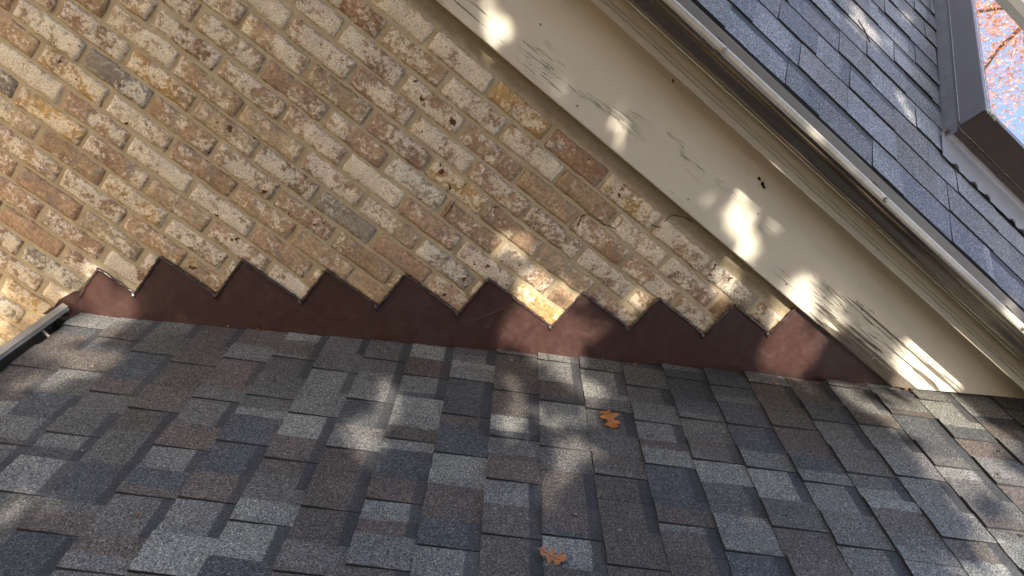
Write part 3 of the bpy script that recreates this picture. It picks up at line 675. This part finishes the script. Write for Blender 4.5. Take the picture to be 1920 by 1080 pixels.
# ================================================================== TREES
def limb_path(a, b, n, wob, seed):
    a = Vector(a); b = Vector(b)
    return [a.lerp(b, i / n) + Vector((noise.noise(Vector((i * .6, seed, 0))), noise.noise(Vector((i * .6, seed, 5))), noise.noise(Vector((i * .6, seed, 9))) * .4)) * wob * (0 if i in (0,) else 1) for i in range(n + 1)]
def leaves_mesh(name, cen, size, cols, parent, mat, rng):
    n = len(cen); a = rng.normal(size=(n, 3)); a /= np.linalg.norm(a, axis=1)[:, None]
    b = np.cross(a, rng.normal(size=(n, 3))); b /= np.linalg.norm(b, axis=1)[:, None]
    s = size * rng.uniform(.7, 1.3, size=(n, 1)); c = np.cross(a, b)
    # six-point lobed leaf outline
    P = [cen - a * s, cen - a * s * .2 + b * s * .62, cen + a * s * .15 + b * s * .25, cen + a * s * .55 + b * s * .5, cen + a * s * 1.1 + c * s * .2, cen + a * s * .5 - b * s * .55, cen + a * s * .1 - b * s * .22, cen - a * s * .3 - b * s * .6]
    V = np.stack(P, 1).reshape(-1, 3); V -= np.array(parent.location)
    me = bpy.data.meshes.new(name); k = 8
    me.vertices.add(len(V)); me.vertices.foreach_set('co', V.ravel().astype(np.float32))
    me.loops.add(n * k); me.loops.foreach_set('vertex_index', np.arange(n * k, dtype=np.int32))
    me.polygons.add(n); me.polygons.foreach_set('loop_start', np.arange(0, n * k, k, dtype=np.int32)); me.polygons.foreach_set('loop_total', np.full(n, k, dtype=np.int32))
    me.update(calc_edges=True)
    at = me.color_attributes.new('tint', 'FLOAT_COLOR', 'CORNER'); cc = np.array(cols)[rng.integers(0, len(cols), n)] * rng.uniform(.7, 1.25, (n, 1))
    arr = np.ones((n, k, 4), dtype=np.float32); arr[:, :, :3] = cc[:, None, :]; at.data.foreach_set('color', arr.ravel())
    me.materials.append(mat); o = bpy.data.objects.new(name, me); COL.objects.link(o); o.parent = parent; return o
rng = np.random.default_rng(5)
PATCH = [(-0.6, 0.0, 2.64, 0.148), (-0.42, 0.0, 2.83, 0.075), (-0.35, 0.0, 2.87, 0.046), (-0.51, 0.0, 2.85, 0.037), (0.41, 0.0, 3.79, 0.028), (0.58, 0.0, 3.75, 0.042), (0.67, 0.0, 3.71, 0.042), (0.55, 0.0, 3.73, 0.026), (0.63, 0.0, 3.6, 0.046), (0.71, 0.0, 3.63, 0.046), (0.78, 0.0, 3.69, 0.043), (1.24, 0.0, 4.11, 0.042), (1.29, 0.0, 4.04, 0.046), (1.34, 0.0, 4.1, 0.039), (1.33, 0.0, 4.15, 0.018), (1.38, 0.0, 4.07, 0.039), (0.97, 0.0, 4.11, 0.036), (0.98, 0.0, 4.16, 0.026), (0.82, 0.0, 3.91, 0.023), (-0.03, -0.04, 4.26, 0.055), (0.04, -0.04, 4.26, 0.036), (0.3, -0.04, 4.31, 0.032), (0.42, -0.04, 4.27, 0.039), (0.49, -0.04, 4.29, 0.033), (0.84, -0.04, 4.31, 0.022), (0.81, -0.04, 4.3, 0.016), (1.12, -0.04, 4.29, 0.023), (1.19, -0.04, 4.24, 0.034), (1.17, -0.04, 4.29, 0.02), (1.56, -0.04, 4.34, 0.062), (1.64, -0.04, 4.34, 0.056), (1.6, -0.04, 4.28, 0.037), (1.54, -0.27, 4.52, 0.044), (0.87, -0.27, 4.52, 0.011), (-0.38, -0.17, 2.84, 0.08), (-0.24, -0.27, 2.93, 0.075), (-0.2, -0.13, 2.95, 0.026), (-0.32, -0.35, 2.87, 0.058), (0.36, -0.45, 3.33, 0.053), (0.36, -0.53, 3.33, 0.041), (0.69, -0.33, 3.56, 0.038), (0.67, -0.27, 3.55, 0.027), (0.82, -0.22, 3.64, 0.04), (0.83, -0.36, 3.65, 0.032), (0.81, -0.1, 3.64, 0.035), (0.77, -0.52, 3.61, 0.03), (0.76, -0.64, 3.6, 0.026), (0.87, -0.57, 3.68, 0.013), (-0.17, -0.89, 2.97, 0.035), (1.64, -0.23, 4.2, 0.07), (1.66, -0.36, 4.22, 0.077), (1.68, -0.45, 4.23, 0.083), (1.7, -0.53, 4.24, 0.065), (1.57, -0.79, 4.15, 0.065), (1.52, -0.81, 4.12, 0.042), (1.66, -0.07, 4.21, 0.048), (1.74, -0.13, 4.27, 0.056), (1.78, -0.18, 4.3, 0.041), (0.82, -0.84, 3.64, 0.026), (1.52, -0.23, 4.12, 0.041), (1.51, -0.07, 4.11, 0.025), (1.12, -0.76, 3.85, 0.018), (0.85, 0.42, 4.96, 0.027), (0.9, 0.39, 4.94, 0.031), (0.96, 0.37, 4.93, 0.034), (1.08, 0.21, 4.84, 0.022), (0.92, 0.55, 5.03, 0.02), (1.1, 0.7, 5.12, 0.017)]
PATCH += [(1.64, -.30, 4.2, .11), (1.70, -.45, 4.24, .12), (1.76, -.15, 4.29, .08), (1.58, -.80, 4.16, .09), (.66, 0, 3.64, .05), (.75, 0, 3.66, .05), (.60, 0, 3.70, .05), (1.32, 0, 4.07, .06)]
PATCH += [(1.13 + R.uniform(-.12, .12), -.04, 4.28 + R.uniform(-.06, .06), .014) for _ in range(3)] + [(.83 + R.uniform(-.06, .06), -.04, 4.3 + R.uniform(-.03, .03), .012) for _ in range(5)]
def shade_tree():
    S = np.array(SUN); A = np.array((1.0, -.3, 0)); A /= np.linalg.norm(A); B = np.cross(S, A); B *= np.sign(B[2])
    c0 = np.array((.45, -.2, 3.9))
    t = thing('shade_oak', 'large autumn oak behind the viewer whose gaps let dapples of sun through', 'tree', (-3.2, -7.2, 0))
    n = 95000
    r = 3.6 * np.sqrt(rng.uniform(size=n)); th = rng.uniform(0, 2 * math.pi, n); d = rng.uniform(3.8, 7.0, n)
    # clumps
    cl = rng.uniform(-1, 1, (700, 2)) * 3.5; k = rng.integers(0, 700, n)
    pa = np.where(rng.uniform(size=n) < .75, r * np.cos(th), cl[k, 0] + rng.normal(size=n) * .16); pb = np.where(rng.uniform(size=n) < .75, r * np.sin(th), cl[k, 1] + rng.normal(size=n) * .16)
    C = c0 + pa[:, None] * A + pb[:, None] * B + d[:, None] * S
    pp = np.array([((np.array(p[:3]) - c0) @ A, (np.array(p[:3]) - c0) @ B, p[3]) for p in PATCH])
    keep = np.ones(n, bool)
    for (a, b, rad_), q in zip(pp, PATCH):
        board = abs(q[1] + .04) < .001; faint = (board and .2 < q[0] < .9) or q[3] > .14
        ang = np.arctan2(pb - b, pa - a); dd = np.hypot((pa - a) * 1.25, (pb - b) * .85) * (1 + .28 * np.sin(ang * 3 + a * 40) + .26 * np.sin(ang * 5 + b * 70)); lim = rad_ * .7 + .028 if board else rad_ * .85 + .035
        keep &= ~((dd < lim) & (rng.uniform(size=n) > (.24 if q[3] > .14 else .13 if faint else .03)))
    keep &= C[:, 2] > .8
    leaves_mesh('crown', C[keep], .066, [(.20, .11, .035), (.26, .13, .04), (.16, .13, .04), (.30, .16, .05)], t, M['leaf'], rng)
    top = c0 + 5.2 * S
    tp_ = limb_path((-3.2, -7.2, -.1), (top[0] - .6, top[1] - .8, top[2] + .4), 10, .5, 1); v, f = tube(tp_, [.26 - .018 * i for i in range(11)], 10); mesh_obj('trunk', v, f, M['bark'], t, True)
shade_tree()
def far_tree(loc, h, rad_, n, cols, label, leaf, seed, sparse=1.0):
    rg = np.random.default_rng(seed); t = thing('autumn_tree', label, 'tree', loc, group=None)
    L = Vector(loc); v, f = tube(limb_path(L, L + Vector((.3, .2, h * .92)), 10, .5, seed), [.24 * (1 - i / 11.5) for i in range(11)], 8); mesh_obj('trunk', v, f, M['bark'], t, True)
    tips = []
    a = Acc()
    for q in range(26):
        z0 = h * rg.uniform(.35, .85); th = rg.uniform(0, 6.28); r_ = rad_ * rg.uniform(.6, 1.05) * (1 - .4 * (z0 / h - .35)); s = L + Vector((.3 * z0 / h, .2 * z0 / h, z0))
        e = s + Vector((math.cos(th) * r_, math.sin(th) * r_, r_ * rg.uniform(.3, .7))); pth = limb_path(s, e, 6, .35, seed + q); bv, bf = tube(pth, [.06 * (1 - i / 7) + .008 for i in range(7)], 5); a.add(bv, bf)
        for k in range(5):
            tips.append(pth[2 + min(k, 4)])
            e2 = pth[2 + min(k, 4)] + Vector(rg.normal(size=3)) * .55; bv, bf = tube([pth[2 + min(k, 4)], e2], [.014, .004], 4); a.add(bv, bf); tips.append(e2)
    a.build('branches', M['bark'], t)
    T = np.array([tuple(q) for q in tips]); k = rg.integers(0, len(T), n); C = T[k] + rg.normal(size=(n, 3)) * .30 * sparse
    leaves_mesh('crown', C, leaf, cols, t, M['orange'], rg)
far_tree((9.6, 15.0, 0), 20.5, 5.5, 70000, [(.8, .36, .16), (.85, .48, .22), (.78, .32, .18), (.88, .56, .3)], 'orange autumn tree standing beyond the house, mirrored in the skylight glass', .036, 3, 1.5)

print('individual shingles', nL, nU)
